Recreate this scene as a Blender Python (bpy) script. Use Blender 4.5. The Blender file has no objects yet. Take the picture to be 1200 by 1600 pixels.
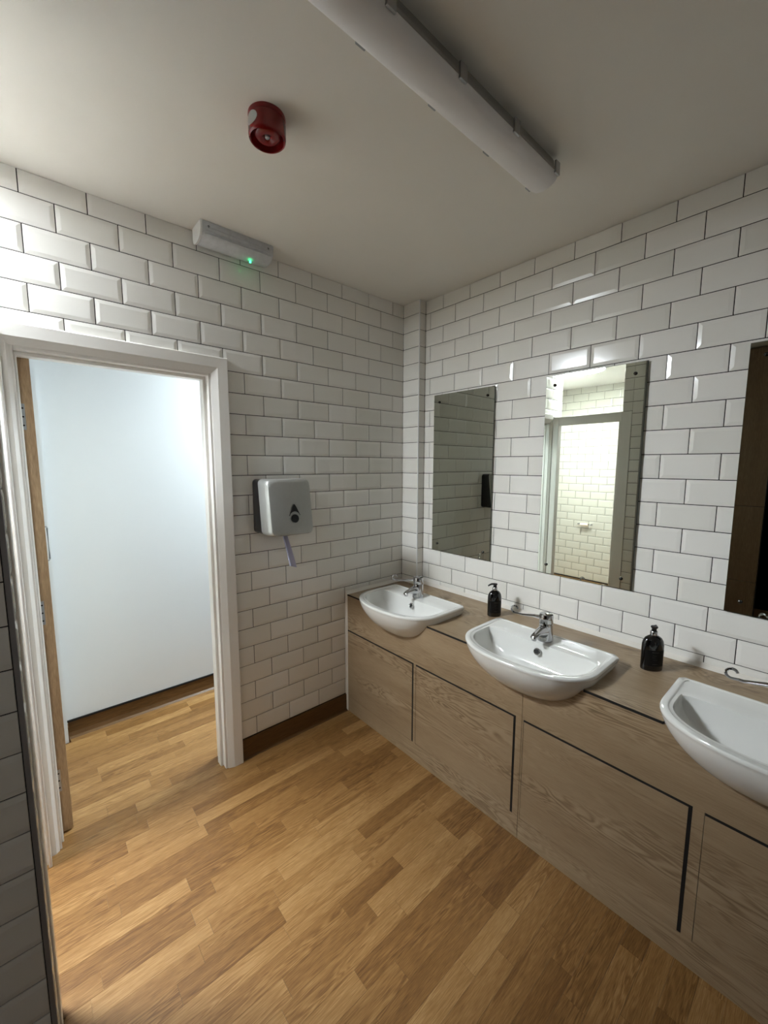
import bpy, bmesh, math, random
from math import sin, cos, pi, radians
from mathutils import Vector, Matrix

random.seed(7)
SC = bpy.context.scene
COL = SC.collection

# ------------------------------------------------------------------ camera
# camera basis solved from the tile grid of the two walls
YAW, PITCH, ROLL = .7210, -.1163, .0023
CAM_POS = Vector((-2.0292, -2.0507, 1.6094))
FPX = 635.3                                   # focal length in pixels of a 1200 x 1600 frame
fwd = Vector((sin(YAW)*cos(PITCH), cos(YAW)*cos(PITCH), sin(PITCH)))
r0 = Vector((cos(YAW), -sin(YAW), 0)); u0 = r0.cross(fwd)
rgt = cos(ROLL)*r0 + sin(ROLL)*u0
upv = -sin(ROLL)*r0 + cos(ROLL)*u0
cam = bpy.data.cameras.new('camera'); camo = bpy.data.objects.new('camera', cam)
COL.objects.link(camo)
camo.matrix_world = Matrix(((rgt.x, upv.x, -fwd.x, CAM_POS.x), (rgt.y, upv.y, -fwd.y, CAM_POS.y),
                            (rgt.z, upv.z, -fwd.z, CAM_POS.z), (0, 0, 0, 1)))
cam.sensor_fit = 'VERTICAL'; cam.sensor_height = 36; cam.sensor_width = 27
cam.lens = FPX/1600*36
cam.clip_start = .02
SC.camera = camo

# ------------------------------------------------------------------ world, exposure
W = bpy.data.worlds.new('world'); SC.world = W; W.use_nodes = True
W.node_tree.nodes['Background'].inputs[0].default_value = (.5, .55, .6, 1)
W.node_tree.nodes['Background'].inputs[1].default_value = 0.0
SC.view_settings.view_transform = 'Standard'
SC.view_settings.look = 'None'
SC.view_settings.gamma = 1
SC.view_settings.use_curve_mapping = False
SC.view_settings.exposure = 1.42
HALL_LAMP, HALL_COL = 90.0, (.80, .93, 1.0)
CUB_LAMP, CUB_COL = 95.0, (.87, .945, 1.0)
REAR_FILL, REAR_COL = 4.5, (.96, .98, 1.0)

# ------------------------------------------------------------------ materials
def lin(c):
    return tuple(((v/255)/12.92 if v/255 <= .04045 else ((v/255+.055)/1.055)**2.4) for v in c)+(1,)

def mat(name, col, rough=.5, metal=0, **kw):
    m = bpy.data.materials.new(name); m.use_nodes = True
    b = m.node_tree.nodes['Principled BSDF']
    b.inputs['Base Color'].default_value = lin(col) if max(col) > 1 else tuple(col)+(1,)
    b.inputs['Roughness'].default_value = rough
    b.inputs['Metallic'].default_value = metal
    for k, v in kw.items():
        b.inputs[k.replace('_', ' ')].default_value = v
    return m

def nd(m, t, **kw):
    n = m.node_tree.nodes.new(t)
    for k, v in kw.items(): setattr(n, k, v)
    return n

def lk(m, a, b): m.node_tree.links.new(a, b)

def mottle(m, scale, amount, rough_amount=0, bump=0):
    """slight tonal unevenness and fine relief"""
    b = m.node_tree.nodes['Principled BSDF']
    base = list(b.inputs['Base Color'].default_value)
    g = nd(m, 'ShaderNodeNewGeometry'); n = nd(m, 'ShaderNodeTexNoise')
    n.inputs['Scale'].default_value = scale; n.inputs['Detail'].default_value = 4
    lk(m, g.outputs['Position'], n.inputs['Vector'])
    r = nd(m, 'ShaderNodeValToRGB')
    r.color_ramp.elements[0].position = .3; r.color_ramp.elements[1].position = .7
    r.color_ramp.elements[0].color = [c*(1-amount) for c in base[:3]]+[1]
    r.color_ramp.elements[1].color = [min(1, c*(1+amount)) for c in base[:3]]+[1]
    lk(m, n.outputs['Fac'], r.inputs['Fac']); lk(m, r.outputs['Color'], b.inputs['Base Color'])
    if bump:
        bp = nd(m, 'ShaderNodeBump'); bp.inputs['Strength'].default_value = bump; bp.inputs['Distance'].default_value = .002
        lk(m, n.outputs['Fac'], bp.inputs['Height']); lk(m, bp.outputs['Normal'], b.inputs['Normal'])
    return m

def wood(name, stops, along, stretch=9, scale=7, rough=.45, per_object=0, cathedral=.5, bump=.08, glaze=0.5, fine=1.0, freq=58, gate0=.48):
    """wood grain running along axis 0, 1 or 2"""
    m = mat(name, (128, 128, 128), rough); b = m.node_tree.nodes['Principled BSDF']
    b.inputs['Specular IOR Level'].default_value = glaze
    g = nd(m, 'ShaderNodeNewGeometry'); mp = nd(m, 'ShaderNodeMapping')
    sc = [stretch]*3; sc[along] = 1
    mp.inputs['Scale'].default_value = sc
    src = g.outputs['Position']
    oi = nd(m, 'ShaderNodeObjectInfo')
    if per_object:
        mul = nd(m, 'ShaderNodeVectorMath', operation='SCALE'); mul.inputs[0].default_value = (31, 57, 13)
        lk(m, oi.outputs['Random'], mul.inputs['Scale'])
        add = nd(m, 'ShaderNodeVectorMath', operation='ADD')
        lk(m, src, add.inputs[0]); lk(m, mul.outputs[0], add.inputs[1]); src = add.outputs[0]
    lk(m, src, mp.inputs['Vector'])
    n1 = nd(m, 'ShaderNodeTexNoise'); n1.inputs['Scale'].default_value = scale*.35; n1.inputs['Detail'].default_value = 3
    n1.inputs['Distortion'].default_value = .6
    lk(m, mp.outputs[0], n1.inputs['Vector'])
    # growth rings: sine of the stretched noise field
    ml = nd(m, 'ShaderNodeMath', operation='MULTIPLY'); ml.inputs[1].default_value = freq
    lk(m, n1.outputs['Fac'], ml.inputs[0])
    sn = nd(m, 'ShaderNodeMath', operation='SINE'); lk(m, ml.outputs[0], sn.inputs[0])
    n2 = nd(m, 'ShaderNodeTexNoise'); n2.inputs['Scale'].default_value = scale*5; n2.inputs['Detail'].default_value = 5
    mp2 = nd(m, 'ShaderNodeMapping'); sc2 = [stretch*1.6]*3; sc2[along] = .7; mp2.inputs['Scale'].default_value = sc2
    lk(m, src, mp2.inputs['Vector']); lk(m, mp2.outputs[0], n2.inputs['Vector'])
    n3 = nd(m, 'ShaderNodeTexNoise'); n3.inputs['Scale'].default_value = scale*.22; n3.inputs['Detail'].default_value = 2
    lk(m, mp.outputs[0], n3.inputs['Vector'])
    # where rings show
    gate = nd(m, 'ShaderNodeMapRange'); gate.inputs['From Min'].default_value = gate0; gate.inputs['From Max'].default_value = gate0+.18
    lk(m, n3.outputs['Fac'], gate.inputs['Value'])
    a1 = nd(m, 'ShaderNodeMath', operation='MULTIPLY'); lk(m, sn.outputs[0], a1.inputs[0]); lk(m, gate.outputs[0], a1.inputs[1])
    a2 = nd(m, 'ShaderNodeMath', operation='MULTIPLY_ADD'); a2.inputs[1].default_value = .16*cathedral
    fn = nd(m, 'ShaderNodeMath', operation='MULTIPLY_ADD'); fn.inputs[1].default_value = fine; fn.inputs[2].default_value = (1-fine)*.5
    lk(m, n2.outputs['Fac'], fn.inputs[0])
    lk(m, a1.outputs[0], a2.inputs[0]); lk(m, fn.outputs[0], a2.inputs[2])
    a3 = nd(m, 'ShaderNodeMath', operation='MULTIPLY_ADD'); a3.inputs[1].default_value = .5
    lk(m, n1.outputs['Fac'], a3.inputs[0]); lk(m, a2.outputs[0], a3.inputs[2])
    a4 = nd(m, 'ShaderNodeMath', operation='SUBTRACT'); a4.inputs[1].default_value = .25
    lk(m, a3.outputs[0], a4.inputs[0]); fac = a4.outputs[0]
    if per_object:
        pr = nd(m, 'ShaderNodeMath', operation='MULTIPLY_ADD'); pr.inputs[1].default_value = per_object; 
        sb = nd(m, 'ShaderNodeMath', operation='SUBTRACT'); sb.inputs[1].default_value = .5
        lk(m, oi.outputs['Random'], sb.inputs[0])
        lk(m, sb.outputs[0], pr.inputs[0]); lk(m, fac, pr.inputs[2]); fac = pr.outputs[0]
    r = nd(m, 'ShaderNodeValToRGB'); els = r.color_ramp.elements
    while len(els) < len(stops): els.new(.5)
    for e, (p, c) in zip(els, stops): e.position = p; e.color = lin(c)
    lk(m, fac, r.inputs['Fac']); lk(m, r.outputs['Color'], b.inputs['Base Color'])
    bp = nd(m, 'ShaderNodeBump'); bp.inputs['Strength'].default_value = bump; bp.inputs['Distance'].default_value = .001
    lk(m, n2.outputs['Fac'], bp.inputs['Height']); lk(m, bp.outputs['Normal'], b.inputs['Normal'])
    return m

def emit(name, col, s):
    m = bpy.data.materials.new(name); m.use_nodes = True
    b = m.node_tree.nodes['Principled BSDF']
    b.inputs['Base Color'].default_value = tuple(col)+(1,)
    b.inputs['Emission Color'].default_value = tuple(col)+(1,)
    b.inputs['Emission Strength'].default_value = s
    return m

M = {}
M['ceiling'] = mottle(mat('ceiling_paint', (234, 230, 222), .85), 3, .015)
M['plaster'] = mottle(mat('hall_paint', (226, 228, 228), .8), 2, .01)
M['tile'] = mat('white_glaze', (236, 233, 226), .14, Coat_Weight=.0)
def tile_var(m):
    b = m.node_tree.nodes['Principled BSDF']; oi = nd(m, 'ShaderNodeObjectInfo')
    r = nd(m, 'ShaderNodeValToRGB')
    r.color_ramp.elements[0].color = lin((232, 229, 221)); r.color_ramp.elements[1].color = lin((240, 237, 231))
    lk(m, oi.outputs['Random'], r.inputs['Fac']); lk(m, r.outputs['Color'], b.inputs['Base Color'])
    g = nd(m, 'ShaderNodeNewGeometry'); n = nd(m, 'ShaderNodeTexNoise'); n.inputs['Scale'].default_value = 14; n.inputs['Detail'].default_value = 1
    bp = nd(m, 'ShaderNodeBump'); bp.inputs['Strength'].default_value = .05; bp.inputs['Distance'].default_value = .004
    lk(m, g.outputs['Position'], n.inputs['Vector']); lk(m, n.outputs['Fac'], bp.inputs['Height']); lk(m, bp.outputs['Normal'], b.inputs['Normal'])
tile_var(M['tile'])
M['grout'] = mottle(mat('dark_grout', (42, 37, 35), .9), 40, .15)
M['white'] = mottle(mat('white_gloss_paint', (240, 236, 230), .35), 6, .01)
M['caulk'] = mat('white_sealant', (222, 216, 206), .5)
M['alu'] = mat('tile_trim_metal', (150, 147, 147), .45, .1)
M['oak'] = wood('oak_lipping', [(.15, (136, 106, 76)), (.5, (172, 142, 106)), (.85, (196, 168, 132))], 2, 8, 9)
M['doorface'] = mottle(mat('cream_door_laminate', (232, 228, 218), .5), 5, .01)
M['steel'] = mat('satin_steel', (170, 172, 174), .35, .9)
M['chrome'] = mat('chrome', (196, 197, 200), .07, 1)
M['darkchrome'] = mat('dark_chrome', (70, 68, 66), .15, 1)
M['ceramic'] = mat('white_vitreous_china', (232, 231, 226), .06, Coat_Weight=.3)
M['vinyl'] = wood('wood_effect_vinyl', [(.1, (96, 63, 30)), (.4, (129, 92, 50)), (.62, (148, 110, 65)), (.9, (172, 135, 88))],
                  0, 11, 7, rough=.38, per_object=.40, cathedral=1.0, fine=1.05, gate0=.44, bump=.05, glaze=.4)
M['skirtvinyl'] = wood('wood_effect_skirting_vinyl', [(.15, (64, 42, 19)), (.5, (94, 65, 33)), (.9, (120, 88, 51))], 0, 11, 7, rough=.4)
M['vanity'] = wood('pale_ash_laminate', [(.15, (104, 84, 60)), (.42, (147, 124, 96)), (.62, (161, 139, 111)), (.9, (175, 154, 127))],
                   1, 7, 5.0, rough=.42, cathedral=1.3, bump=.03, fine=.4, freq=110, gate0=.47)
M['black'] = mat('black_edging', (6, 5, 5), .7)
M['blackplastic'] = mat('black_plastic', (12, 12, 13), .3)
M['darkvoid'] = mat('dark_carcass', (24, 20, 18), .8)
M['mirror'] = mat('silvered_glass', (208, 213, 203), .0, 1)
M['mirroredge'] = mat('mirror_glass_edge', (70, 84, 78), .15)
M['silver'] = mottle(mat('silver_grey_plastic', (176, 176, 172), .32, .55), 60, .02)
M['paper'] = mat('pale_blue_paper_towel', (196, 198, 226), .9)
M['red'] = mat('red_plastic', (128, 8, 12), .3)
M['redglossy'] = mat('red_glossy_plastic', (118, 7, 10), .16)
M['sticker'] = mat('white_sticker', (232, 230, 226), .6)
M['grey'] = mottle(mat('grey_batten_body', (150, 146, 138), .5), 20, .03)
M['diffuser'] = mat('opal_diffuser', (234, 231, 230), .3, Subsurface_Weight=.0)
M['clear'] = mottle(mat('grey_translucent_cover', (206, 208, 210), .25), 45, .06)
M['endcap'] = mat('white_end_cap', (228, 228, 226), .4)
M['green'] = emit('green_led', (.03, 1.0, .30), 4)
M['bottle'] = mat('black_bottle_glass', (9, 8, 8), .08, Coat_Weight=.4)
M['label'] = mat('dark_bottle_label', (20, 20, 20), .45)
M['print'] = mat('grey_label_print', (86, 84, 80), .5)
M['brown'] = wood('dark_brown_panel', [(.1, (112, 90, 66)), (.5, (138, 112, 84)), (.9, (160, 134, 104))], 2, 8, 6, rough=.5)
M['roll'] = mat('toilet_paper', (228, 214, 196), .9)
M['dimtile'] = mat('dimmed_glaze', (190, 185, 173), .2)  # tile glaze with dimming put into its colour against the strong cubicle light

# ------------------------------------------------------------------ mesh helpers
def obj(name, bm, m, parent=None, smooth=False, kind=None):
    me = bpy.data.meshes.new(name)
    bmesh.ops.recalc_face_normals(bm, faces=bm.faces[:])
    if smooth:
        for f in bm.faces: f.smooth = True
    bm.to_mesh(me); bm.free()
    o = bpy.data.objects.new(name, me); COL.objects.link(o)
    ms = m if isinstance(m, (list, tuple)) else [m]
    for k in ms: me.materials.append(k)
    if parent: o.parent = parent
    if kind: o['kind'] = kind
    if smooth:
        md = None
        try:
            me.set_sharp_from_angle(angle=radians(38))
        except Exception: pass
    return o

def B(*boxes):
    """one bmesh from boxes given as (x0,x1,y0,y1,z0,z1)"""
    bm = bmesh.new()
    for x0, x1, y0, y1, z0, z1 in boxes:
        v = [bm.verts.new(p) for p in ((x0,y0,z0),(x1,y0,z0),(x1,y1,z0),(x0,y1,z0),(x0,y0,z1),(x1,y0,z1),(x1,y1,z1),(x0,y1,z1))]
        for q in ((3,2,1,0),(4,5,6,7),(0,1,5,4),(1,2,6,5),(2,3,7,6),(3,0,4,7)): bm.faces.new([v[i] for i in q])
    return bm

def BV(box, w=.002, seg=2):
    bm = B(box)
    bmesh.ops.bevel(bm, geom=bm.edges[:], offset=w, segments=seg, affect='EDGES', profile=.5)
    return bm

def loft(rings, cap0=True, cap1=True, closed=True):
    bm = bmesh.new(); L = []
    for r in rings: L.append([bm.verts.new(p) for p in r])
    n = len(L[0])
    for a, b in zip(L[:-1], L[1:]):
        for i in range(n if closed else n-1):
            j = (i+1) % n
            bm.faces.new((a[i], a[j], b[j], b[i]))
    if cap0: bm.faces.new(L[0][::-1])
    if cap1: bm.faces.new(L[-1])
    return bm

def lathe(prof, seg=32, sx=1, sy=1, c=(0, 0, 0)):
    rings = [[(c[0]+r*sx*cos(2*pi*i/seg), c[1]+r*sy*sin(2*pi*i/seg), c[2]+z) for i in range(seg)] for r, z in prof]
    return loft(rings)

def tube(pts, radii, seg=12, flat=1.0):
    pts = [Vector(p) for p in pts]; rings = []
    if not isinstance(radii, (list, tuple)): radii = [radii]*len(pts)
    ref = Vector((0, 0, 1))
    for i, p in enumerate(pts):
        t = (pts[min(i+1, len(pts)-1)]-pts[max(i-1, 0)]).normalized()
        s = t.cross(ref)
        if s.length < 1e-3: s = t.cross(Vector((0, 1, 0)))
        s.normalize(); n = s.cross(t)
        rings.append([tuple(p+radii[i]*(cos(2*pi*k/seg)*s+flat*sin(2*pi*k/seg)*n)) for k in range(seg)])
    return loft(rings)

def extrude_poly(pts2, f, d0, d1):
    """prism: pts2 polygon, f(u,v,d) -> xyz"""
    bm = bmesh.new()
    a = [bm.verts.new(f(u, v, d0)) for u, v in pts2]; b = [bm.verts.new(f(u, v, d1)) for u, v in pts2]
    n = len(a)
    bm.faces.new(a); bm.faces.new(b[::-1])
    for i in range(n): bm.faces.new((a[i], a[(i+1) % n], b[(i+1) % n], b[i]))
    bm.normal_update()
    bmesh.ops.triangulate(bm, faces=[fc for fc in bm.faces if len(fc.verts) > 4])
    return bm

def thing(name, label, cat, loc=(0, 0, 0), group=None, rz=0):
    o = bpy.data.objects.new(name, None); COL.objects.link(o); o.location = loc; o.rotation_euler.z = rz
    o.empty_display_size = .05
    o['label'] = label; o['category'] = cat
    if group: o['group'] = group
    return o

def struct(name, bm, m, label, cat):
    o = obj(name, bm, m); o['kind'] = 'structure'; o['label'] = label; o['category'] = cat
    return o

def copy_tree(root, loc, label, rz=None):
    r = root.copy(); COL.objects.link(r); r.location = loc; r['label'] = label
    if rz is not None: r.rotation_euler.z = rz
    for ch in root.children:
        c = ch.copy(); COL.objects.link(c); c.parent = r
        for g in ch.children:
            d = g.copy(); COL.objects.link(d); d.parent = c
    return r

def project(p):
    q = Vector(p)-CAM_POS; d = q.dot(fwd)
    if d < .05: return None
    return 600+FPX*q.dot(rgt)/d, 800-FPX*q.dot(upv)/d

# ------------------------------------------------------------------ dimensions
CEIL = 2.655
V = -.546                      # vanity front plane
TOP = .79                      # worktop height
J1, PV, PH, GAP = 2.575, .1023, .202, .0034
OX0, OX1, OZ = -2.03, -1.345, 2.025      # hall doorway: lining faces and head
PY = -.83                     # partition front face
PX = -2.0835                    # partition end face
CX = -3.8                      # lit cubicle back wall
NX = -2.286                    # end of door wall inside the cubicle opening

# ------------------------------------------------------------------ structure
floor = struct('floor', B((-4.1, .95, -3.4, 1.0, -.1, -.004)), M['vinyl'], 'wood-effect strip vinyl floor running through the doorway', 'floor')
struct('ceiling', B((-4.1, .9, -3.4, 1.0, CEIL, CEIL+.1)), M['ceiling'], 'plain off-white painted ceiling over the washroom', 'ceiling')
wall_back = struct('wall_back', B((OX1+.001, .12, .003, .12, 0, CEIL), (OX0-.06, OX1+.001, .003, .12, OZ+.03, CEIL), (NX+.003, OX0-.03, .003, .12, 0, CEIL)),
                   M['grout'], 'white metro-tiled wall with the open doorway and the towel dispenser', 'wall')
wall_right = struct('wall_right', B((.003, .12, -3.4, .003, 0, CEIL)), M['grout'], 'white metro-tiled wall with three mirrors above the basins', 'wall')
wall_left = struct('wall_left', B((-4.0, -2.076, PY+.003, -.66, 0, CEIL)), M['grout'], 'shadowed tiled partition end at the left edge beside the camera', 'wall')
struct('wall_front', B((-3.8, .12, -3.5, -3.4, 0, CEIL)), M['plaster'], 'plain wall behind the camera closing the washroom', 'wall')
wall_cub = struct('wall_cubicle', B((CX-.1, CX-.003, -.66, .75, 0, CEIL)), M['grout'], 'brightly lit tiled cubicle wall seen in the middle mirror', 'wall')
struct('wall_cubicle_side', B((CX-.1, NX-.0, .75, .85, 0, CEIL), (NX-.0, NX+.07, .12, .85, 0, CEIL)), M['plaster'], 'white return wall of the lit cubicle past the door wall', 'wall')
struct('wall_hall', B((-2.2, .9, .86, .98, 0, CEIL)), M['plaster'], 'smooth white hall wall seen straight through the doorway', 'wall')
struct('wall_hall_left', B((-2.2, -1.955, .80, .86, 0, CEIL), (-2.2, -2.09, .12, .80, 0, CEIL)), M['plaster'], 'narrow white hall return wall beyond the door edge', 'wall')
struct('wall_hall_right', B((.8, .9, .12, .86, 0, CEIL)), M['plaster'], 'far end wall of the hall hidden past the doorway', 'wall')

# --- bevelled metro tiles, every tile its own object sharing mesh data
tile_cache = {}
def tile_mesh(w, h, fl, m):
    key = (round(w, 3), round(h, 3), fl, m.name)
    if key in tile_cache: return tile_cache[key]
    bw = .0145; rise = .0022
    l, r_, b_, t_ = [(bw if k else .0012) for k in fl]
    if l+r_ > w*.9: l = r_ = w*.2
    if b_+t_ > h*.9: b_ = t_ = h*.2
    bm = bmesh.new()
    bk = [bm.verts.new(p) for p in ((0, 0, -.003), (w, 0, -.003), (w, h, -.003), (0, h, -.003))]
    ou = [bm.verts.new(p) for p in ((0, 0, 0), (w, 0, 0), (w, h, 0), (0, h, 0))]
    inn = [bm.verts.new(p) for p in ((l, b_, rise), (w-r_, b_, rise), (w-r_, h-t_, rise), (l, h-t_, rise))]
    for i in range(4):
        j = (i+1) % 4
        bm.faces.new((bk[i], bk[j], ou[j], ou[i])); bm.faces.new((ou[i], ou[j], inn[j], inn[i]))
    bm.faces.new(inn)
    me = bpy.data.meshes.new('tile'); bm.to_mesh(me); bm.free(); me.materials.append(m)
    tile_cache[key] = me
    return me

def put_tile(parent, O, U, Vv, u0, u1, v0, v1, fl):
    if u1-u0 < .006 or v1-v0 < .006: return
    me = tile_mesh(u1-u0, v1-v0, fl, M['dimtile'] if parent.name.startswith('wall_cubicle') else M['tile'])
    N = U.cross(Vv)
    p = O+U*u0+Vv*v0
    # hand-set: a hair of tilt from tile to tile
    a = random.gauss(0, .0016); b = random.gauss(0, .0016)
    N2 = (N+U*a+Vv*b).normalized(); U2 = (U-N2*U.dot(N2)).normalized(); V2 = N2.cross(U2)
    o = bpy.data.objects.new('tile', me); COL.objects.link(o); o.parent = parent
    o.matrix_world = Matrix(((U2.x, V2.x, N2.x, p.x), (U2.y, V2.y, N2.y, p.y), (U2.z, V2.z, N2.z, p.z), (0, 0, 0, 1)))

def tile_region(parent, O, U, u_lo, u_hi, z_lo, z_hi, joints, holes=(), rows=range(1, 27), hide=()):
    """joints(row) -> (phase) : vertical joints at phase + k*PH along U.  holes: rects cut out; hide: rects fully covered"""
    Z = Vector((0, 0, 1)); g = GAP/2
    for r in rows:
        zt, zb = J1-(r-2)*PV, J1-(r-1)*PV
        ft, fb = True, True
        z1, z0 = zt-g, zb+g
        if z1 > z_hi: z1 = z_hi; ft = False
        if z0 < z_lo: z0 = z_lo; fb = False
        if z1-z0 < .006: continue
        ph = joints(r)
        k0 = math.floor((u_lo-ph)/PH)-1
        u = ph+k0*PH
        while u < u_hi:
            a, b = u+g, u+PH-g; fl_, fr_ = True, True
            if a < u_lo: a = u_lo; fl_ = False
            if b > u_hi: b = u_hi; fr_ = False
            u += PH
            if b-a < .006: continue
            c0, c1, d0, d1 = a, b, z0, z1; flb, flt = fb, ft; skip = False
            for (ha, hb, hc, hd) in holes:
                if c1 <= ha or c0 >= hb or d1 <= hc or d0 >= hd: continue
                if ha <= c0 and hb >= c1 and hc <= d0 and hd >= d1: skip = True; break
                if hd < d1 and hd > d0 and d1-hd > .02 and hc <= d0: d0 = hd; flb = False
                elif hb < c1 and hb > c0: c0 = hb; fl_ = False
                elif ha > c0 and ha < c1: c1 = ha; fr_ = False
                else: skip = True
            for (ha, hb, hc, hd) in hide:
                if ha <= c0 and hb >= c1 and hc <= d0 and hd >= d1: skip = True
            if skip: continue
            put_tile(parent, O, U, Z, c0, c1, d0, d1, (fl_, fr_, flb, flt))

# door wall (faces -y): U = +x
def jd(r): return -.1551 if r % 2 else -(.1551+.5085*PH)
XW = Vector((1, 0, 0)); YW = Vector((0, -1, 0))
tile_region(wall_back, Vector((0, 0, 0)), XW, NX, -.0585, .118, CEIL-.001, jd,
            holes=[(-9, OX1+.045, -1, OZ+.07), ], rows=range(1, 26), hide=[(V+.01, 0, 0, TOP-.004)])
# mirror wall (faces -x): U = -y
def jm(r):
    zr = -(r-1.5)*PV
    return (.2957 if r % 2 else .2957-.5252*PH)-.0092*zr
tile_region(wall_right, Vector((0, 0, 0)), YW, .1515, 2.12, TOP+.004, CEIL-.001, jm, rows=range(1, 20),
            hide=[(.25, .695, 1.05, 2.045), (1.0, 1.445, 1.05, 2.045), (1.78, 2.22, 1.05, 2.045)])
# out-of-frame continuation of the mirror wall, joined
def tile_stuff(parent, x, ya, yb, n):
    bm = bmesh.new()
    for r in range(2, 20):
        zb = J1-(r-1)*PV+.0015; zt = zb+PV-.003
        y = ya
        while y < yb-.02:
            y2 = min(y+PH-.003, yb)
            s = x-.0035*n
            vo = [bm.verts.new(p) for p in ((x, -y, zb), (x, -y2, zb), (x, -y2, zt), (x, -y, zt))]
            vi = [bm.verts.new(p) for p in ((s, -y-.014, zb+.014), (s, -y2+.014, zb+.014), (s, -y2+.014, zt-.014), (s, -y-.014, zt-.014))]
            for i in range(4): bm.faces.new((vo[i], vo[(i+1) % 4], vi[(i+1) % 4], vi[i]))
            bm.faces.new(vi); y += PH
    o = obj('tile_field', bm, M['tile'], parent); o['kind'] = 'stuff'
tile_stuff(wall_right, 0, 2.123, 3.39, 1)
# partition front (faces -y)
tile_region(wall_left, Vector((0, PY, 0)), XW, -3.68, PX-.001, .0, CEIL-.001, lambda r: PX-.15 if r % 2 else PX-.2, rows=range(1, 27))
tile_region(wall_left, Vector((-2.073, 0, 0)), Vector((0, 1, 0)), PY+.009, -.7405, .0, CEIL-.001, lambda r: PY-.05, rows=range(1, 27))
tile_region(wall_left, Vector((-2.073, 0, 0)), Vector((0, 1, 0)), -.7395, -.6605, 2.088, CEIL-.001, lambda r: -.78, rows=range(1, 8))
trim = obj('corner_trim', BV((-2.0828, -2.0722, PY-.0025, PY+.008, 0, CEIL-.002), .001), M['alu'], wall_left); trim['label'] = 'grey metal corner trim'
# lit cubicle wall (faces +x): U = +y
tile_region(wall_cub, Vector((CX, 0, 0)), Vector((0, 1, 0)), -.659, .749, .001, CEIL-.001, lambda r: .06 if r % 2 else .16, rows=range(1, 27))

# --- boxed-in pipe in the corner
box = struct('wall_boxing', B((-.0555, .0028, -.1475, .0028, TOP+.001, CEIL)), M['grout'], 'slim tiled pipe boxing in the far corner', 'wall')
tile_region(box, Vector((-.0585, 0, 0)), YW, .004, .1475, TOP+.004, CEIL-.001, lambda r: .0-.03, rows=range(1, 20))
tile_region(box, Vector((0, -.1505, 0)), XW, -.0555, -.0035, TOP+.004, CEIL-.001, lambda r: -.06, rows=range(1, 20))
ct = obj('corner_trim', BV((-.0625, -.0555, -.1545, -.1475, TOP+.002, CEIL-.001), .0015), M['endcap'], box); ct['label'] = 'white plastic corner trim'

# --- wood-effect strip floor: each strip a part of the floor
plank_me = bpy.data.meshes.new('plank')
bmx = B((0, 1, 0, 1, -.0032, 0)); bmx.to_mesh(plank_me); bmx.free(); plank_me.materials.append(M['vinyl'])
def seen(x0, x1, y0, y1):
    for x in (x0, (x0+x1)/2, x1):
        for y in (y0, y1):
            q = project((x, y, 0))
            if q and -30 < q[0] < 1230 and -30 < q[1] < 1640: return True
    return False
rest = []
PWID = .0668; yrow = -3.35; nrow = 0
rng = random.Random(21)
while yrow < .86:
    y0, y1 = yrow, min(yrow+PWID, .859); yrow += PWID; nrow += 1
    xa, xb = -3.35, V+.004
    if y0 > -.01: xa, xb = -1.953 if y0 > .78 else -2.085, .79
    elif y1 > 0: xa, xb = -2.03, -1.345
    if y0 < PY+.1 and y1 > PY: xa = PX+.024
    x = xa-rng.uniform(0, .4)
    while x < xb:
        L = rng.choice((.27, .34, .40, .46, .52))
        p0, p1 = max(x, xa), min(x+L, xb); x += L
        if p1-p0 < .01: continue
        vis = seen(p0, p1, y0, y1) and not (y0 > .15 and p0 > -.95) and not (p1 < PX and y0 < PY) and not (y1 < -.3 and p1 < -2.15)
        if not vis: rest.append((p0, p1, y0, y1)); continue
        o = bpy.data.objects.new('plank', plank_me); COL.objects.link(o); o.parent = floor
        o.location = (p0+.0003, y0+.0003, rng.uniform(-.0003, 0)); o.scale = (p1-p0-.0006, y1-y0-.0006, 1)
o = obj('plank_field', B(*[(a+.0003, b-.0003, c+.0003, d-.0003, -.0035, -.0002) for a, b, c, d in rest]), M['vinyl'], floor); o['kind'] = 'stuff'

# --- skirtings
bb = struct('baseboard_back', extrude_poly([(0, 0), (0, .115), (-.004, .115), (-.0045, .012), (-.008, .004), (-.014, 0)], lambda u, v, d: (d, u, v), -1.268, V-.004),
            M['skirtvinyl'], 'coved wood-effect skirting under the tiles right of the doorway', 'skirting')
bh = struct('baseboard_hall', extrude_poly([(0, 0), (0, .094), (-.005, .094), (-.006, .03), (-.014, .008), (-.03, 0)], lambda u, v, d: (d, .86+u, v), -1.95, .8),
            M['skirtvinyl'], 'coved wood-effect skirting below the white hall wall', 'skirting')
o = obj('capping_strip', BV((-1.955, .8, .851, .86, .0945, .106), .001), M['black'], bh); o['label'] = 'black capping strip'
struct('baseboard_hall_left', extrude_poly([(0, 0), (0, .094), (.004, .094), (.005, .02), (.01, 0)], lambda u, v, d: (-1.955+u, d, v), .80, .845),
       M['skirtvinyl'], 'short wood-effect skirting on the hall return wall', 'skirting')

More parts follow.
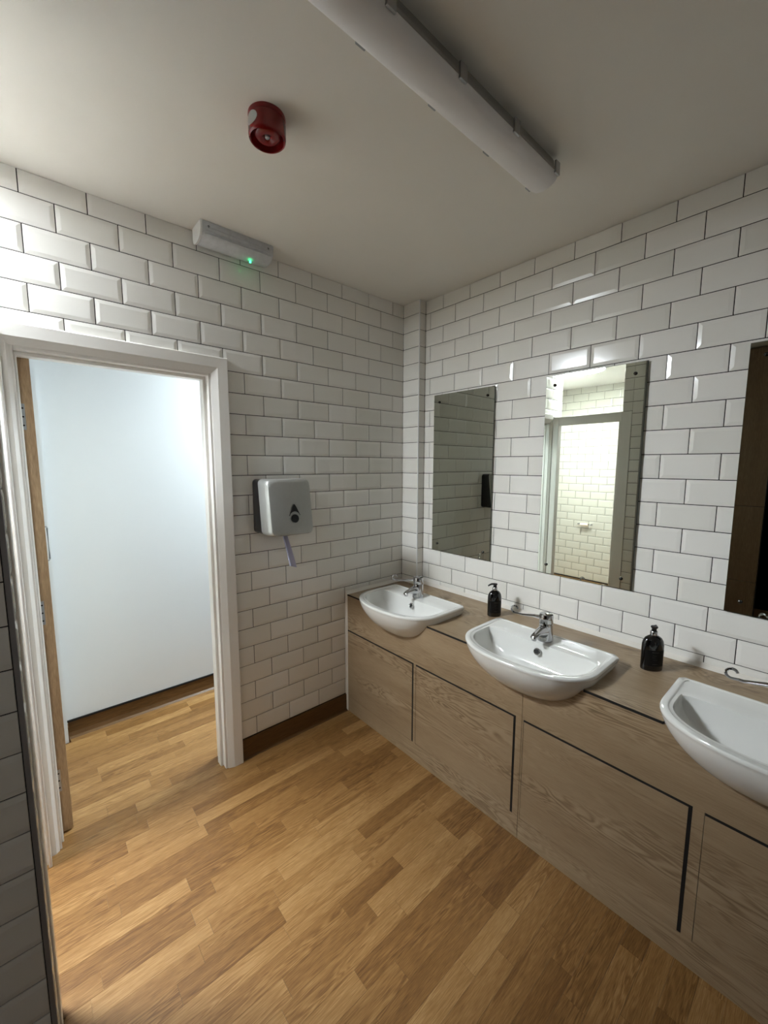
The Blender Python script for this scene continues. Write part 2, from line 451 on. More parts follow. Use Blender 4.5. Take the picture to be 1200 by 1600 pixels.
# --- hall door frame
fr = thing('trim_1', 'white painted frame and architrave of the open hall doorway', 'door frame'); fr['kind'] = 'structure'
def arch_v(x0, x1, z1, flip=1):
    # architrave leg profile: inner splay then flat; x0 = opening side, x1 = outer side
    w = x1-x0
    pr = [(x0, -.0035), (x0, -.010), (x0+w*.1, -.013), (x0+w*.38, -.0215), (x1-w*.04, -.0225), (x1, -.019), (x1, -.0035)]
    bm = bmesh.new()
    a = [bm.verts.new((px, py, 0)) for px, py in pr]
    b = [bm.verts.new((px, py, z1+(abs(px-x0)))) for px, py in pr]
    n = len(pr)
    bm.faces.new(a); bm.faces.new(b[::-1])
    for i in range(n): bm.faces.new((a[i], a[(i+1) % n], b[(i+1) % n], b[i]))
    return bm
AW = .078
obj('architrave', arch_v(OX1+.012, OX1+.012+AW, OZ+.012), M['white'], fr)
lb = arch_v(OX0-.008, OX0-.038, OZ+.008); obj('architrave', lb, M['white'], fr)
pr = [(OZ+.012, -.0035), (OZ+.012, -.010), (OZ+.012+AW*.1, -.013), (OZ+.012+AW*.38, -.0215), (OZ+.012+AW*.96, -.0225), (OZ+.012+AW, -.019), (OZ+.012+AW, -.0035)]
bm = bmesh.new()
a = [bm.verts.new((OX0-.038, y, z)) for z, y in pr]
b = [bm.verts.new((OX1+.012+(z-OZ-.012), y, z)) for z, y in pr]
bm.faces.new(a); bm.faces.new(b[::-1])
for i in range(len(pr)): bm.faces.new((a[i], a[(i+1) % 7], b[(i+1) % 7], b[i]))
obj('architrave_head', bm, M['white'], fr)
obj('lining', BV((OX1, OX1+.03, -.006, .124, 0, OZ+.028), .002), M['white'], fr)
obj('lining', BV((OX0-.03, OX0, -.006, .124, 0, OZ+.028), .002), M['white'], fr)
obj('lining_head', BV((OX0, OX1, -.006, .124, OZ, OZ+.028), .002), M['white'], fr)
obj('door_stop', BV((OX1-.014, OX1, .03, .075, 0, OZ-.014), .002), M['white'], fr)
obj('door_stop', BV((OX0, OX0+.008, .03, .075, 0, OZ-.014), .002), M['white'], fr)
obj('door_stop_head', BV((OX0, OX1, .03, .075, OZ-.014, OZ), .002), M['white'], fr)
obj('filler_strip', B((OX0-.036, OX1+.04, -.003, .003, OZ+.066, OZ+.0705)), M['caulk'], fr)

# --- hall door, swung open into the hall: leaf edge with oak lipping faces the camera
door = thing('door_1', 'open hall door, its oak-lipped edge and steel hinges facing the room', 'door', (OX0+.002, .082, 0)); door['kind'] = 'structure'
obj('leaf', BV((.0005, .0415, .0045, .70, .006, OZ-.006), .001), M['doorface'], door)
obj('lipping', BV((0, .042, 0, .0045, .006, OZ-.006), .001), M['oak'], door)
for zc in (1.79, 1.0, .25):
    h = obj('hinge', BV((-.002, .016, -.0016, .0, zc-.05, zc+.05), .0006), M['steel'], door)
    obj('knuckle', tube([(-.003, -.006, zc-.05), (-.003, -.006, zc+.05)], .0055, 10), M['steel'], h, True)
    for dz in (-.033, .0, .033):
        obj('screw', lathe([(.0001, 0), (.0035, 0), (.003, .0012), (.0001, .0014)], 8), M['black'], h)
        s = h.children[-1]; s.rotation_euler = (pi/2, 0, 0); s.location = (.009, -.0016, zc+dz)
o = obj('pull_handle', tube([(.0415, .63, 1.10), (.060, .63, 1.10), (.063, .63, 1.108), (.063, .63, 1.272), (.060, .63, 1.28), (.0415, .63, 1.28)], .004, 8), M['steel'], door, True)

# --- white frame of the lit cubicle opening (left, mostly seen in the middle mirror)
f2 = thing('trim_2', 'white frame of the lit cubicle opening left of the hall doorway', 'door frame'); f2['kind'] = 'structure'
FX = -2.0758
obj('architrave', BV((FX, FX+.0105, -.7395, -.66, 0, 2.085), .003), M['white'], f2)
obj('architrave', BV((FX, FX+.0105, -.080, -.024, 0, 2.085), .003), M['white'], f2)
obj('architrave_head', BV((FX, FX+.0105, -.66, -.080, 2.0, 2.085), .003), M['white'], f2)
obj('lining', BV((FX-.1, FX, -.6595, -.635, 0, 2.015), .003), M['white'], f2)
obj('lining', BV((FX-.1, FX, -.06, -.024, 0, 2.015), .003), M['white'], f2)
obj('lining_head', BV((FX-.1, FX, -.635, -.06, 2.015, 2.06), .003), M['white'], f2)

# ------------------------------------------------------------------ vanity units
GRP = 'fitted vanity units under the basins'
def shell_outline():
    XB, XS, Bw, A, N, xc = -.262, -.47, .288, .195, 2.3, -.42
    def F(x, y):
        if x > XB: return 1
        ay = abs(y)/Bw
        if x > XS: return ay-1
        return ay**N+((XS-x)/A)**N-1
    return F, xc
SF, SXC = shell_outline()
def radial(F, xc, th):
    lo, hi = 0, .6
    for _ in range(36):
        m_ = (lo+hi)/2
        if F(xc+m_*cos(th), m_*sin(th)) <= 0: lo = m_
        else: hi = m_
    return lo
H_, P_, Q_ = .205, 1.0, 1.2
def shell_kz(t):
    a = t*pi/2
    return max(cos(a), 1e-4)**P_, .835-H_*sin(a)**Q_
def notch(yc, xplane=V+.001, inset=.006):
    """outline of the basin shell where it passes through the fascia: list of (y, z) from left to right"""
    pts = []
    for i in range(8, 60):
        k, z = shell_kz(i/60)
        if z > .7815: continue
        X = SXC+(xplane-SXC)/k
        if SF(X, 0) > 0: break
        lo, hi = 0, .3
        for _ in range(30):
            m_ = (lo+hi)/2
            if SF(X, m_) <= 0: lo = m_
            else: hi = m_
        pts.append((max(lo*k-inset, 0.0), z+inset*.5))
    left = [(yc+h, z) for h, z in pts]; right = [(yc-h, z) for h, z in pts[::-1]]
    return left+right
BY = (-.435, -1.215, -1.99)      # basin centres
Zs = .782
def fascia(y0, y1, basins):
    poly = [(y0, .5545), (y0, Zs)]
    for yc in basins:
        n = notch(yc); n = [(y, z) for y, z in n if y1 < y < y0]
        if n[0][0] >= y0-.02 and n[0][1] < Zs: poly.pop(); poly.append((y0, n[0][1]))
        else: poly.append((n[0][0], Zs))
        poly += n
        if n[-1][0] > y1+.02: poly.append((n[-1][0], Zs))
    if poly[-1][0] > y1+.02 or poly[-1][1] == Zs: poly.append((y1, Zs))
    else: poly.append((y1, poly[-1][1]))
    poly.append((y1, .5545))
    return poly
def clip_fascia(y0, y1):
    poly = [(y0, .5545)]
    xs = []
    N_ = 160
    for i in range(N_+1):
        y = y0+(y1-y0)*i/N_
        z = Zs
        for yc in BY:
            nt = notch_cache[yc]
            for (a, za), (b, zb) in zip(nt[:-1], nt[1:]):
                if b <= y <= a and a > b: z = min(z, za+(zb-za)*(a-y)/(a-b))
        xs.append((y, z))
    out = [xs[0]]
    for i in range(1, len(xs)-1):
        if not (xs[i-1][1] == xs[i][1] == xs[i+1][1]): out.append(xs[i])
    out.append(xs[-1])
    return poly+out+[(y1, .5545)]
notch_cache = {yc: notch(yc) for yc in BY}
fv = lambda u, v, d: (d, u, v)
def door_panel(y0, y1): return BV((V, V+.018, y1, y0, .102, .5455), .0008, 1)
def unit(label, y0, y1, stiles, doors, backs):
    t = thing('vanity_unit', label, 'vanity unit', (0, 0, 0), GRP)
    obj('fascia_panel', extrude_poly(clip_fascia(y0, y1), fv, V, V+.018), M['vanity'], t)
    for a, b in stiles: obj('stile', B((V, V+.018, b, a, .1005, .5545)), M['vanity'], t)
    obj('plinth_panel', B((V, V+.018, y1, y0, .001, .1005)), M['vanity'], t)
    for a, b in doors:
        d = obj('door', door_panel(a, b), M['vanity'], t)
        g = obj('edge_profile', B((V+.0004, V+.02, b, a, .5452, .5548), (V+.0004, V+.02, b-.0103, b+.0003, .104, .5548)), M['black'], d); g['label'] = 'black recessed edge profile'
    obj('carcass', B(*[(V+.0255, V+.03, b, a, .001, .56) for a, b in backs]), M['darkvoid'], t)
    return t
unit('pale ash-effect vanity unit nearest the corner, under the far basin', -.004, -1.2385,
     [(-.6055, -.622), (-1.212, -1.2385)], [(-.0045, -.595), (-.6235, -1.2015)], [(-.004, -1.2385)])
unit('pale ash-effect vanity unit under the nearest basin, cut by the frame', -1.2405, -2.5,
     [(-1.2405, -1.2465), (-1.8225, -1.852), (-2.44, -2.5)], [(-1.248, -1.812), (-1.8535, -2.4295)], [(-1.2405, -2.5)])

wt = thing('worktop', 'pale ash-effect worktop with black front edge running along the mirror wall', 'worktop', (0, 0, 0))
poly = [(-.002, -.152), (-.0625, -.152), (-.0625, -.005), (V, -.005)]
front = [(V, -.005)]
for yc in BY:
    poly += [(V, yc+.262), (-.30, yc+.262), (-.30, yc-.262), (V, yc-.262)]
poly += [(V, -2.5), (-.002, -2.5)]
obj('top', extrude_poly(poly, lambda u, v, d: (u, v, d), TOP-.006, TOP), M['vanity'], wt)
segs = [-.005]+sum([[yc+.262, yc-.262] for yc in BY], [])+[-2.5]
for i in range(0, len(segs), 2):
    if segs[i]-segs[i+1] > .01:
        e = obj('edge_strip', B((V-.0014, V+.012, segs[i+1], segs[i], TOP-.0095, TOP-.0004)), M['black'], wt); e['label'] = 'black edge strip'
def bead(p, q, off, r=.009):
    p, q = Vector(p), Vector(q); o1, o2 = [Vector(o) for o in off]
    rings = [[tuple(b_), tuple(b_+o1*r), tuple(b_+o1*r*.45+o2*r*.45), tuple(b_+o2*r)] for b_ in (p, q)]
    return loft(rings)
for p, q, off, r in (((-.002, -.156, TOP), (-.002, -2.5, TOP), ((-1, 0, 0), (0, 0, 1)), .018), ((-.0625, -.003, TOP), (V-.006, -.003, TOP), ((0, -1, 0), (0, 0, 1)), .018),
                     ((-.064, -.006, TOP), (-.064, -.157, TOP), ((-1, 0, 0), (0, 0, 1)), .010), ((V, -.001, 0.0), (V, -.001, TOP+.012), ((-1, 0, 0), (0, -1, 0)), .012)):
    s = obj('sealant', bead(p, q, off, r), M['caulk'], wt); s['label'] = 'white sealant bead'

# ------------------------------------------------------------------ basins
def make_basin():
    t = thing('basin', 'white semi-recessed basin nearest the corner', 'basin', (0, BY[0], 0), 'semi-recessed basins in the worktop')
    n = 96
    ths = [2*pi*i/n for i in range(n)]
    def mk(XB, XS, Bw, A, N, xc, rc=.03):
        def F(x, y):
            ay = abs(y)/Bw
            if x > XB: return 1
            if x > XB-rc and abs(y) > Bw-rc:
                return math.hypot(x-(XB-rc), abs(y)-(Bw-rc))-rc
            if x > XS: return ay-1
            return ay**N+((XS-x)/A)**N-1
        return [(xc+radial(F, xc, th)*cos(th), radial(F, xc, th)*sin(th)) for th in ths]
    O = mk(-.262, -.47, .288, .195, 2.3, -.42, .014)
    Lg = mk(-.276, -.47, .264, .170, 2.35, -.45, .012)
    Bl = mk(-.385, -.47, .252, .153, 2.35, -.48, .022)
    def scale(o, k, xc, z): return [(xc+(x-xc)*k, y*k, z) for x, y in o]
    rings = []
    for i in range(54, 0, -2):
        k, z = shell_kz(i/60); rings.append(scale(O, k, SXC, z-.006 if z > .825 else z))
    rings = [r for r in rings]
    rings += [scale(O, 1.0, SXC, .8255), scale(O, .9985, SXC, .8295), scale(O, .994, SXC, .833), scale(O, .985, SXC, .835)]
    def mix(a, b, t_, z): return [((1-t_)*p[0]+t_*q[0], (1-t_)*p[1]+t_*q[1], z) for p, q in zip(a, b)]
    O2 = [(SXC+(x-SXC)*.985, y*.985) for x, y in O]
    rings += [mix(O2, Lg, .75, .8352), mix(O2, Lg, .9, .8345), mix(O2, Lg, 1.0, .8325)]
    rings += [mix(Lg, Bl, .12, .8312), mix(Lg, Bl, .6, .831), mix(Lg, Bl, .9, .8303), mix(Lg, Bl, 1.0, .827)]
    for a in (.05, .12, .22, .34, .48, .63, .8, 1.0, 1.2, 1.38):
        k = cos(a)**.62; z = .826-.118*sin(a)**.8
        rings.append([(-.475+(x+.475)*k, y*k, z) for x, y in Bl])
    rings.append([(-.475+(x+.475)*.16, y*.12, .7075) for x, y in Bl])
    body = obj('bowl', loft(rings, True, True), M['ceramic'], t, True)
    # chrome overflow ring on the back slope and waste in the bottom
    def ring(R, r, c, tilt):
        rr = []
        for i in range(20):
            a = 2*pi*i/20
            rr.append([(R*cos(a)+r*cos(b)*cos(a), R*sin(a)+r*cos(b)*sin(a), r*sin(b)) for b in [2*pi*j/8 for j in range(8)]])
        bm = bmesh.new(); L = [[bm.verts.new(p) for p in q] for q in rr]
        for i in range(20):
            for j in range(8):
                bm.faces.new((L[i][j], L[i][(j+1) % 8], L[(i+1) % 20][(j+1) % 8], L[(i+1) % 20][j]))
        bmesh.ops.transform(bm, matrix=Matrix.Translation(c) @ Matrix.Rotation(tilt, 4, 'Y'), verts=bm.verts)
        return bm
    ov = obj('overflow', ring(.0125, .0034, (-.3975, 0, .794), -radians(66)), M['chrome'], t, True); ov['label'] = 'chrome overflow ring'
    d = lathe([(.0001, 0), (.0095, 0), (.0095, .001), (.0001, .001)], 16)
    bmesh.ops.transform(d, matrix=Matrix.Translation((-.3975, 0, .794)) @ Matrix.Rotation(-radians(66), 4, 'Y'), verts=d.verts)
    obj('overflow_hole', d, M['black'], ov)
    obj('waste', lathe([(.0001, .7085), (.024, .7085), (.026, .7105), (.022, .712), (.008, .7125), (.0001, .714)], 20, c=(-.47, 0, 0)), M['chrome'], t, True)
    return t
basin = make_basin()
copy_tree(basin, (0, BY[1], 0), 'white semi-recessed basin in the middle, below the middle mirror')
copy_tree(basin, (0, BY[2], 0), 'white semi-recessed basin nearest the camera, cut by the right edge')

# ------------------------------------------------------------------ basin taps
def make_tap():
    t = thing('basin_tap', '', 'tap', (0, 0, 0), 'chrome mixer taps on the basins')
    rings = []
    for z, r, dx, ex in ((0, .034, 0, 1.0), (.004, .034, 0, 1.0), (.012, .033, 0, 1.0), (.035, .031, 0, 1.0), (.062, .0295, .001, 1.0), (.080, .029, .002, 1.0)):
        rings.append([(dx+r*ex*cos(2*pi*i/32), r*sin(2*pi*i/32), z) for i in range(32)])
    obj('body', loft(rings), M['chrome'], t, True)
    sp = []
    for x, z, w, h in ((-.004, .043, .026, .034), (-.03, .047, .024, .027), (-.055, .0495, .020, .0185), (-.08, .048, .0155, .0115), (-.098, .0445, .0145, .010), (-.108, .041, .0125, .0085), (-.1115, .0395, .007, .005)):
        sp.append([(x+.25*h*sin(2*pi*i/20), w*cos(2*pi*i/20), z+h*sin(2*pi*i/20)) for i in range(20)])
    s = obj('spout', loft(sp), M['chrome'], t, True)
    obj('aerator', lathe([(.0001, .026), (.0095, .026), (.0105, .028), (.0105, .038), (.0001, .038)], 16, c=(-.098, 0, 0)), M['chrome'], s, True)
    cap = lathe([(.0001, .0815), (.029, .0815), (.0297, .084), (.0297, .113), (.0283, .119), (.023, .1225), (.0001, .124)], 32, c=(.002, 0, 0))
    obj('cap', cap, M['chrome'], t, True)
    return t
def lever(t, ang):
    d = Vector((cos(ang), sin(ang), 0)); z = Vector((0, 0, 1)); s = d.cross(z)
    P = lambda a, b, c=0: tuple(d*a+z*b+s*c)
    lv = obj('lever', tube([P(.02, .102), P(.05, .103), P(.08, .1), P(.105, .098), P(.118, .1)], [.011, .0088, .0075, .0068, .006], 12, .75), M['chrome'], t, True)
    loop = []
    for i in range(15):
        a = -pi/2+i*(1.4*pi)/14
        loop.append(P(.134+.016*cos(a)+.004*i/14, .116+.016*sin(a), .0))
    obj('lever_loop', tube([P(.116, .1)]+loop, .0045, 8), M['chrome'], lv, True)
tap = make_tap()
TL = ['chrome mixer tap on the basin nearest the corner', 'chrome mixer tap on the middle basin', 'chrome mixer tap on the nearest basin, only its lever in frame']
for i, (yc, an) in enumerate(zip((-.43, -1.218, -1.99), (radians(135), radians(108), radians(108)))):
    p = (-.335, yc, .8312)
    if i == 0: tp = tap; tp.location = p; tp['label'] = TL[0]
    else:
        tp = copy_tree(TAP0, p, TL[i])
    if i == 0:
        # keep a lever-free list for the copies
        TAP0 = tap
        lever_pending = [(tp, an)]
    else: lever_pending.append((tp, an))
for tp, an in lever_pending: lever(tp, an)

# ------------------------------------------------------------------ soap bottles
def make_bottle(label, loc, rz, sx, sy, nozz):
    t = thing('soap_bottle', label, 'soap bottle', loc, 'black soap bottles on the worktop', rz)
    prof = [(.0001, 0), (.037, 0), (.0405, .003), (.041, .008), (.041, .095), (.0405, .108), (.037, .122), (.030, .133), (.020, .140), (.0145, .1425), (.0135, .146), (.0001, .146)]
    obj('bottle', lathe(prof, 36, sx, sy), M['bottle'], t, True)
    seg = 20
    R = .0413
    lab = []
    for z in (.022, .088):
        lab.append([(R*sx*cos(a), R*sy*sin(a), z) for a in [pi*1.18+i*(pi*.64)/seg for i in range(seg+1)]])
    bm = loft(lab, False, False, False)
    bmesh.ops.solidify(bm, geom=bm.faces[:], thickness=-.0004)
    lb_ = obj('label', bm, M['label'], t); lb_['label'] = 'dark label with faint grey print'
    lines = bmesh.new()
    for z, h, a0, a1 in ((.078, .0035, .34, .66), (.066, .0015, .36, .56), (.058, .0015, .36, .5), (.048, .0012, .4, .6), (.030, .002, .38, .62)):
        ang = [pi*1.18+(a0+(a1-a0)*i/8)*(pi*.64) for i in range(9)]
        v0 = [lines.verts.new(((R+.0006)*sx*cos(a), (R+.0006)*sy*sin(a), z)) for a in ang]
        v1 = [lines.verts.new(((R+.0006)*sx*cos(a), (R+.0006)*sy*sin(a), z+h)) for a in ang]
        for i in range(8): lines.faces.new((v0[i], v0[i+1], v1[i+1], v1[i]))
    bmesh.ops.solidify(lines, geom=lines.faces[:], thickness=-.0003)
    obj('print', lines, M['print'], lb_)
    c = obj('collar', lathe([(.0001, .1425), (.0125, .1425), (.0135, .144), (.0135, .158), (.0118, .1605), (.0001, .1605)], 24), M['chrome'], t, True); c['label'] = 'shiny chrome collar'
    pm = obj('pump', lathe([(.0001, .1605), (.009, .1605), (.0085, .171), (.012, .1735), (.013, .1775), (.011, .180), (.0001, .181)], 20), M['blackplastic'], t, True)
    d = Vector((cos(nozz), sin(nozz), 0))
    obj('nozzle', tube([tuple(d*.004+Vector((0, 0, .1765))), tuple(d*.018+Vector((0, 0, .1762))), tuple(d*.03+Vector((0, 0, .170))), tuple(d*.036+Vector((0, 0, .165)))], [.0055, .005, .0042, .0038], 10), M['blackplastic'], pm, True)
    return t
make_bottle('black pump soap bottle between the two far basins', (-.160, -.838, TOP), radians(-35), .92, .62, radians(165))
make_bottle('black pump soap bottle beside the nearest basin', (-.185, -1.592, TOP), radians(-48), 1.0, .62, radians(48))

# ------------------------------------------------------------------ mirrors
def make_mirror(label, y0, y1, z0=1.045, z1=2.05):
    t = thing('wall_mirror', label, 'mirror', (-.009, (y0+y1)/2, (z0+z1)/2), 'frameless mirrors above the basins')
    w, h = abs(y1-y0)/2, (z1-z0)/2
    g = obj('glass', BV((-.0055, -.0005, -w, w, -h, h), .0008, 1), [M['mirror'], M['mirroredge']], t)
    for p in g.data.polygons:
        if abs(p.normal.x) < .9: p.material_index = 1
    for sy in (-1, 1):
        for sz in (-1, 1):
            bm = lathe([(.0001, 0), (.007, 0), (.0075, .0015), (.0065, .005), (.004, .0068), (.0001, .0072)], 16)
            bmesh.ops.transform(bm, matrix=Matrix.Translation((-.0056, sy*(w-.046), sz*(h-.047))) @ Matrix.Rotation(-pi/2, 4, 'Y'), verts=bm.verts)
            s = obj('screw_cap', bm, M['darkchrome'], t, True)
            bm = lathe([(.0001, 0), (.008, 0), (.008, .0052), (.0001, .0052)], 12)
            bmesh.ops.transform(bm, matrix=Matrix.Translation((-.0002, sy*(w-.046), sz*(h-.047))) @ Matrix.Rotation(pi/2, 4, 'Y'), verts=bm.verts)
            obj('spacer', bm, M['blackplastic'], s)
    return t
make_mirror('narrow upright mirror nearest the corner, reflecting dim tiles', -.246, -.698)
make_mirror('middle upright mirror reflecting the bright cubicle opening', -1.0, -1.45)
make_mirror('dark mirror at the right edge reflecting brown panels', -1.774, -2.226)

# ------------------------------------------------------------------ towel dispenser
def rrect(w, h, r, n=6):
    pts = []
    for cx, cz, a0 in ((w-r, h-r, 0), (-w+r, h-r, 90), (-w+r, -h+r, 180), (w-r, -h+r, 270)):
        for i in range(n+1):
            a = radians(a0+90*i/n); pts.append((cx+r*cos(a), cz+r*sin(a)))
    return pts
disp = thing('towel_dispenser', 'silver and black paper towel dispenser on the tiled wall by the doorway', 'dispenser', (-1.022, -.004, 1.391))
def sec(w, h, r, d, slope=0, bulge=0):
    return [(x, -(d-slope*z/h+bulge*(1-(x/w)**2)), z) for x, z in rrect(w, h, r)]
obj('back_case', loft([sec(.122, .139, .02, 0), sec(.1235, .141, .02, .004), sec(.1235, .1415, .022, .085, .0175)]), M['blackplastic'], disp, True)
obj('cover', loft([sec(.1245, .1425, .024, .0855, .0175), sec(.1255, .1435, .026, .0875, .0175), sec(.124, .1435, .027, .15, .018, .002), sec(.1215, .142, .028, .174, .018, .005), sec(.116, .137, .03, .184, .018, .008), sec(.105, .126, .032, .188, .017, .010)]), M['silver'], disp, True)
def flat_on_front(pts, y0=-.1985):
    bm = bmesh.new()
    fy = lambda x, z: y0+.017*z/.126+.010*(x/.105)**2
    a = [bm.verts.new((x, fy(x, z)+.004, z)) for x, z in pts]; b = [bm.verts.new((x, fy(x, z), z)) for x, z in pts]
    n = len(a); bm.faces.new(b); bm.faces.new(a[::-1])
    for i in range(n): bm.faces.new((a[i], a[(i+1) % n], b[(i+1) % n], b[i]))
    bm.normal_update()
    bmesh.ops.triangulate(bm, faces=[f for f in bm.faces if len(f.verts) > 4])
    return bm
cx_, cz_ = .010, -.053
dropo = [(cx_+.0305*sin(a)*(1 if True else 1), cz_+.0305*cos(a)) for a in []]
# teardrop crescent: pointed top, arched underside
outer = []
for i in range(13):
    s_ = i/12; outer.append((cx_-.031*(1-s_)**.75, cz_+.012+.058*s_**1.1))
outer += [(2*cx_-x, z) for x, z in outer[-2::-1]]
inner = [(cx_+.031*cos(a)*.98, cz_+.006+.027*sin(a)) for a in [radians(14+152*i/14) for i in range(15)]]
obj('window', flat_on_front(outer+inner), M['blackplastic'], disp)
dot = [(cx_+.0205*cos(2*pi*i/24), cz_-.003+.021*sin(2*pi*i/24)) for i in range(24)]
dd = obj('lock_button', flat_on_front(dot), M['blackplastic'], disp)
pp = []
for i in range(9):
    s_ = i/8; z = -.135-.2*s_
    x = .003+.050*s_**1.15; y = -.085-.012*sin(s_*2.4)
    w = .015+.004*s_
    pp.append([(x-w, y-.006*cos(3*s_), z+.006), (x-w*.2, y+.007, z), (x+w, y-.002, z-.004*s_-.004*(i == 8)), (x+w, y-.001, z-.004*s_), (x-w*.2, y+.0082, z), (x-w, y-.0048, z+.006)])
ppo = obj('paper_towel', loft(pp), M['paper'], disp, True); ppo['label'] = 'pale lilac paper towel hanging down'

# ------------------------------------------------------------------ ceiling fittings
al = thing('fire_alarm', 'red round fire alarm sounder on the ceiling', 'alarm', (-1.398, -.79, CEIL))
obj('base', lathe([(.0001, 0), (.055, 0), (.0555, -.004), (.0545, -.012), (.0001, -.012)], 40), M['red'], al, True)
obj('housing', lathe([(.0001, -.012), (.0535, -.012), (.0555, -.02), (.0555, -.056), (.0545, -.063), (.0515, -.066), (.049, -.064), (.047, -.05), (.042, -.045), (.0001, -.045)], 40), M['redglossy'], al, True)
obj('horn', lathe([(.0001, -.045), (.040, -.046), (.0395, -.051), (.036, -.057), (.029, -.0605), (.019, -.061), (.0125, -.058), (.0085, -.052), (.0001, -.052)], 40), M['redglossy'], al, True)
ha = obj('sounder_grille', lathe([(.0001, -.0525), (.0075, -.0525), (.007, -.058), (.0045, -.060), (.0001, -.0605)], 16), M['steel'], al, True); ha['label'] = 'small grey grille in the middle'
aw = radians(190); L_ = []
for k in (.08, .4, .75, 1.0):
    L_.append([(.0566*cos(aw+.42*k*cos(2*pi*i/24)), .0566*sin(aw+.42*k*cos(2*pi*i/24)), -.034+.018*k*sin(2*pi*i/24)) for i in range(24)])
bm = loft(L_, True, False)
bmesh.ops.solidify(bm, geom=bm.faces[:], thickness=.0005)
o = obj('sticker', bm, M['sticker'], al); o['label'] = 'white oval sticker'

lt = thing('batten_light', 'long unlit grey batten light with opal cover on the ceiling', 'light', (-1.34, -1.255, CEIL))
LX = .755
def xprism(prof, x0, x1): return loft([[(x, y, z) for y, z in prof] for x in (x0, x1)])
obj('body', xprism([(-.028, 0), (-.030, -.02), (-.046, -.044), (-.052, -.05), (-.052, -.058), (.052, -.058), (.052, -.05), (.046, -.044), (.030, -.02), (.028, 0)], -LX, LX), M['grey'], lt)
dp = [(.0505*cos(a), -.058+(-.036)*sin(a)) for a in [pi*i/16 for i in range(17)]]
rg = []
for k, xo in ((.55, -LX-.006), (.86, -LX), (1, -LX+.02), (1, LX-.02), (.86, LX), (.55, LX+.006)):
    rg.append([(xo, y*(.7+.3*k), -.058+(z+.058)*k) for y, z in dp])
obj('diffuser', loft(rg), M['diffuser'], lt, True)
for cxp in (-.6, -.855, -1.11, -1.36, -1.61, -1.865):
    for sy in (-1, 1):
        obj('clip', BV((cxp+1.34-.014, cxp+1.34+.014, sy*.053-.0035, sy*.053+.0035, -.068, -.028), .001), M['steel'], lt)
obj('end_cap', xprism([(-.028, -.002), (-.030, -.02), (-.050, -.048), (-.050, -.058), (.050, -.058), (.050, -.048), (.030, -.02), (.028, -.002)], LX, LX+.008), M['grey'], lt)

em = thing('emergency_light', 'small grey bulkhead emergency light with a green indicator above the doorway', 'light', (-1.213, -.0, CEIL))
prof = [(-.012, 0), (-.120, 0), (-.120, -.032), (-.112, -.052), (-.095, -.067), (-.068, -.074), (-.038, -.073), (-.018, -.065), (-.012, -.05)]
def xpr(s, x): 
    return [(x, -.067+(y+.067)*s, z*s if s < 1 else z) for y, z in prof]
obj('base_plate', B((-.156, .156, -.118, -.014, -.010, 0)), M['endcap'], em)
cov = obj('cover', loft([xpr(.93, -.164), xpr(1, -.155), xpr(1, .155), xpr(.93, .166)]), M['clear'], em, True); cov['label'] = 'grey ribbed translucent cover'
obj('end_cap', loft([xpr(1.02, -.172), xpr(1.02, -.1645)]), M['endcap'], em)
for z in (-.024, -.040, -.050):
    obj('rib', B((-.15, .15, -.1245 if z > -.045 else -.119, -.1215 if z > -.045 else -.112, z-.0012, z+.0012)), M['clear'], em)
for x in (-.138, .138):
    bm = lathe([(.0001, 0), (.005, 0), (.004, .0015), (.0001, .002)], 12)
    bmesh.ops.transform(bm, matrix=Matrix.Translation((x, -.122, -.022)) @ Matrix.Rotation(pi/2, 4, 'X'), verts=bm.verts)
    obj('screw', bm, M['black'], em)
ind = obj('indicator', lathe([(.0001, -.010), (.0045, -.010), (.0042, -.004), (.0025, -.001), (.0001, 0)], 12, c=(.07, -.066, -.0755)), M['green'], em, True); ind['label'] = 'glowing green indicator'

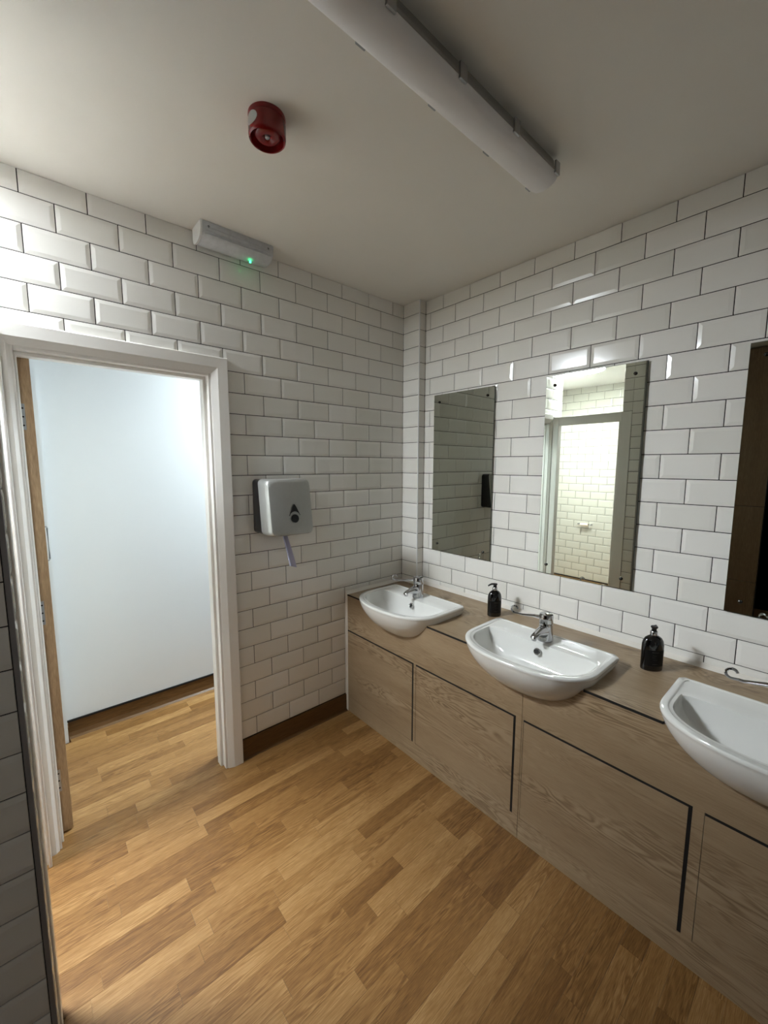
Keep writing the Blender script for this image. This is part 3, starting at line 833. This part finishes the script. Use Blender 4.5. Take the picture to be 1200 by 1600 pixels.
# ------------------------------------------------------------------ lit cubicle and hall lamps, added rear fill
def round_lamp(label, loc, R, m, flat=False):
    t = thing('ceiling_lamp', label, 'lamp', loc)
    obj('base', lathe([(.0001, 0), (R, 0), (R, -.012), (.0001, -.012)], 32), M['endcap'], t)
    if flat:
        obj('rim', lathe([(R*.93, -.0121), (R, -.0121), (R, -.03), (R*.93, -.03), (R*.93, -.0121)], 40), M['endcap'], t)
        obj('diffuser', lathe([(.0001, -.0125), (R*.925, -.0125), (R*.925, -.024), (.0001, -.024)], 40), m, t)
        return t
    obj('diffuser', lathe([(.0001, -.0125), (R*.97, -.0125), (R*.95, -.03), (R*.8, -.042), (R*.5, -.05), (.0001, -.053)], 32), m, t, True)
    return t
M['cublamp'] = emit('lit_opal_cubicle', CUB_COL, CUB_LAMP)
M['halllamp'] = emit('lit_opal_hall', HALL_COL, HALL_LAMP)
round_lamp('glowing round ceiling lamp inside the cubicle, glimpsed in the middle mirror', (-2.62, -.02, CEIL), .26, M['cublamp'], True)
round_lamp('glowing round ceiling lamp in the hall past the doorway', (-.2, .46, CEIL), .24, M['halllamp'], True)
M['rearfill'] = emit('rear_fill_opal', REAR_COL, REAR_FILL)
round_lamp('added faint round fill lamp, unseen behind the camera', (-2.7, -2.9, CEIL), .16, M['rearfill'])  # added fill, out of view, brightens the near side of the washroom

rh = thing('toilet_roll_holder', 'small chrome toilet roll holder reflected in the middle mirror', 'holder', (CX+.004, .30, .785))
obj('bracket', B((0, .05, -.09, -.082, .0, .02)), M['chrome'], rh); obj('bracket', B((0, .05, .082, .09, .0, .02)), M['chrome'], rh)
obj('bar', tube([(.045, -.09, .01), (.045, .09, .01)], .006, 10), M['chrome'], rh, True)
obj('roll', tube([(.045, -.05, .005), (.045, .05, .005)], .022, 20), M['roll'], rh, True)

# brown cubicle panelling opposite the mirrors, seen only in the dark mirror
pn = thing('cubicle_panelling', 'dark brown panelling reflected in the right-hand mirror', 'panel', (-2.95, 0, 0))
for z0, z1 in ((.02, .535), (.54, 1.235), (1.24, CEIL-.01)):
    obj('panel', BV((-.03, 0, -1.575, -1.0, z0, z1), .002), M['brown'], pn)
obj('post', B((-.05, -.03, -1.58, -.99, 0, CEIL-.01)), M['darkvoid'], pn)
bpy.context.view_layer.update()
